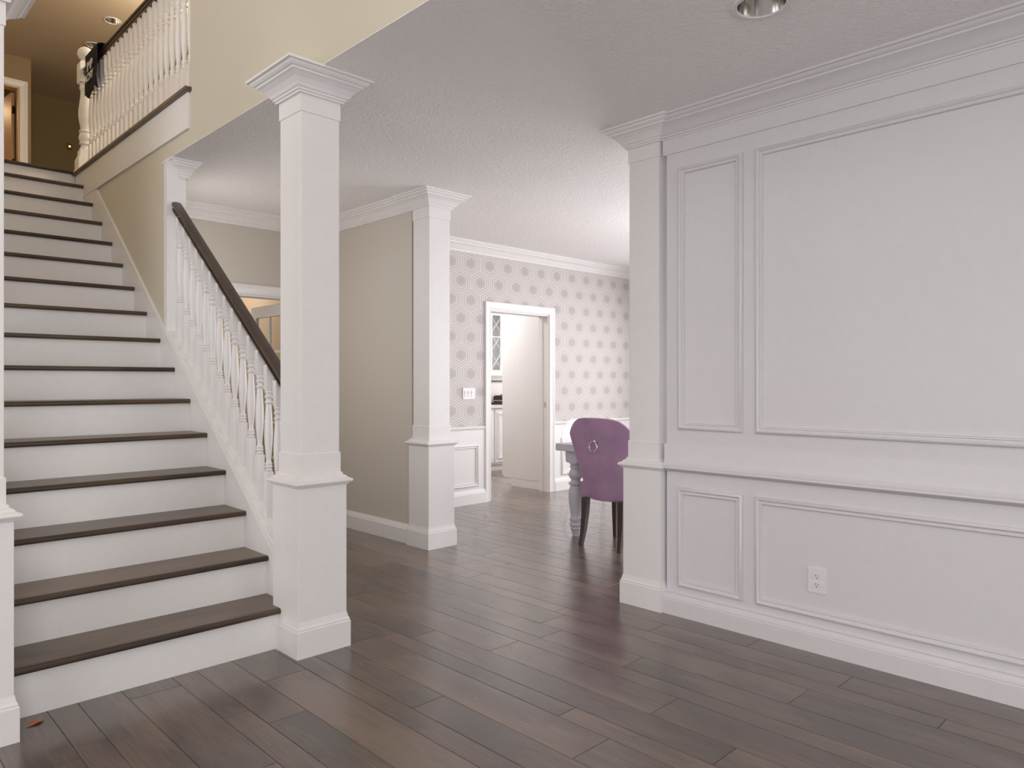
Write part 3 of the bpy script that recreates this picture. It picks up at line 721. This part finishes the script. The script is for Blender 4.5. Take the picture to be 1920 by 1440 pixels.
LP = [(r*.92, z*1.02) for r, z in LP]
lm = MB().lathe(0, 0, LP, 24); lm.square(0, 0, [(.054, .608), (.054, .706)]); lme = lm.mesh('table_leg', 'greywood', True)
for x in (tx0+.115, tx1-.115):
    for y in (ty0+.125, ty1-.125):
        o = bpy.data.objects.new('leg', lme); COL.objects.link(o); o.parent = tb; o.location = (x, y, 0)

# ------------------------------------------------------------------ mauve chair, facing +x
ch = thing('dining_chair', 'mauve velvet dining chair with a ring pull on its curved back and dark legs', 'chair', (4.36, 3.515, 0))
NS, NT = 28, 22
def backpt(s, t, th):
    zt_ = 1.005-.13*abs(s)**5-.012*s*s; z0 = .365; z = z0+t*(zt_-z0)
    hw = .172+.132*(max(0, (z-z0))/.5)**.85 if z < .87 else .172+.132*(.505/.5)**.85
    if z > .87: hw = .3051-.9*(z-.87)**2
    y = s*hw
    bow = .085*abs(s)**2.2
    x = .055-.085*t+bow
    # outward normal approx
    ny = s*.85; nx_ = -1
    ln = math.hypot(nx_, ny); return (x+nx_/ln*th, y+ny/ln*th*(1 if True else 0), z)
v = []; f = []
def grid(th):
    k = len(v)
    for i in range(NT+1):
        for j in range(NS+1): v.append(backpt(-1+2*j/NS, i/NT, th*(1 if True else 0)))
    return k
a0 = grid(.030); b0 = grid(-.030)
W_ = NS+1
for i in range(NT):
    for j in range(NS):
        p = i*W_+j; f.append((a0+p, a0+p+1, a0+p+W_+1, a0+p+W_)); f.append((b0+p, b0+p+W_, b0+p+W_+1, b0+p+1))
rim = [j for j in range(W_)]+[i*W_+NS for i in range(1, NT+1)]+[NT*W_+j for j in range(NS-1, -1, -1)]+[i*W_ for i in range(NT-1, 0, -1)]
for i in range(len(rim)):
    p, q_ = rim[i], rim[(i+1) % len(rim)]; f.append((a0+p, b0+p, b0+q_, a0+q_))
m = MB().add(v, f); o = obj('backrest', m, 'velvet', ch, smooth=False)
for p in o.data.polygons: p.use_smooth = True
bv = o.modifiers.new('bevel', 'BEVEL'); bv.width = .02; bv.segments = 4; bv.limit_method = 'ANGLE'; bv.angle_limit = math.radians(50)
q = MB().box((.05, -.235, .365), (.50, .235, .50)); o = obj('seat', q, 'velvet', ch, bevel=.03)
o.modifiers['bevel'].segments = 4
for sx, sy in ((0, 1), (0, -1), (1, 1), (1, -1)):
    if sx == 0:
        pts = [(.065, sy*.175, .37), (.060, sy*.178, .25), (.045, sy*.182, .12), (.018, sy*.188, .0)]; r = [.026, .024, .020, .016]
    else:
        pts = [(.46, sy*.19, .37), (.462, sy*.192, .2), (.466, sy*.194, 0)]; r = [.024, .020, .015]
    lg = MB(); vs = []
    for (x, y, z), h in zip(pts, r): vs += [(x-h, y-h, z), (x+h, y-h, z), (x+h, y+h, z), (x-h, y+h, z)]
    fs = [(3, 2, 1, 0), tuple(range(len(vs)-4, len(vs)))]
    for i in range(len(pts)-1):
        for j in range(4): a = i*4+j; b_ = i*4+(j+1) % 4; fs.append((a, b_, b_+4, a+4))
    lg.add(vs, fs); obj('leg', lg, 'darkleg', ch, bevel=.003)
rx = -.048
mt_ = MB().lathe(0, 0, [(.001, 0), (.014, 0), (.012, .008), (.005, .012), (.001, .013)], 16, cap=False)
mt_.v = [(rx+.008-z, x+.0, y+.825) for x, y, z in mt_.v]
kb = obj('knob', mt_, 'chrome', ch, smooth=True)
N = 28; pts = [(rx-.014-.004*math.sin(2*math.pi*i/N), .034*math.sin(2*math.pi*i/N), .786+.038*math.cos(2*math.pi*i/N)) for i in range(N+1)]
obj('pull_ring', MB().tube(pts, .0045, 8, cap=False), 'chrome', ch, smooth=True)

# ------------------------------------------------------------------ clear acrylic armchair on the far side of the table
gc = thing('acrylic_chair', 'clear acrylic chair on the far side of the grey dining table', 'chair', (5.15, 4.10, 0))
for x, y, tx, ty in ((-.29, .21, -.20, .17), (.29, .21, .20, .17), (-.32, -.23, -.23, -.20), (.27, -.23, .23, -.20)):
    pts = [(tx, ty, .44), (tx*.6+x*.4, ty*.6+y*.4, .22), (x, y, 0)]
    lg = MB().tube(pts, [.024, .020, .014], 4); obj('leg', lg, 'acrylic', gc)
obj('seat', MB().box((-.25, -.24, .44), (.25, .22, .465)), 'acrylic', gc, bevel=.008)
bk = MB(); P = []; N = 28
for i in range(N):
    a = 2*math.pi*i/N; P.append((.225*math.cos(a), .70+.24*math.sin(a)))
bk.v = []; bk.prism(P, lambda a, b, d: (a, .22+(b-.45)*.22+d, b), 0, .014); obj('backrest', bk, 'acrylic', gc)
for sx in (-1, 1):
    obj('armrest', MB().tube([(sx*.235, .26, .68), (sx*.275, .10, .66), (sx*.27, -.08, .655), (sx*.245, -.14, .60), (sx*.235, -.15, .46)], .014, 6), 'acrylic', gc, smooth=True)

# ------------------------------------------------------------------ leaf on the floor
lf = MB(); vs = [(-.028, -.004, .001), (-.012, -.010, .004), (.006, -.011, .006), (.024, -.002, .004), (.012, .009, .003), (-.008, .008, .005), (.0, -.001, .008)]
lf.add(vs, [(0, 1, 6), (1, 2, 6), (2, 3, 6), (3, 4, 6), (4, 5, 6), (5, 0, 6)])
o = obj('dry_leaf', lf, 'leaf'); o.location = (.626, 3.195, 0.0); o.rotation_euler = (0, 0, .35); o.scale = (1.35, 1.35, 1.35); sm = o.modifiers.new('solid', 'SOLIDIFY'); sm.thickness = .001
o['label'] = 'small curled orange leaf lying on the floor below the bottom stair'; o['category'] = 'leaf'
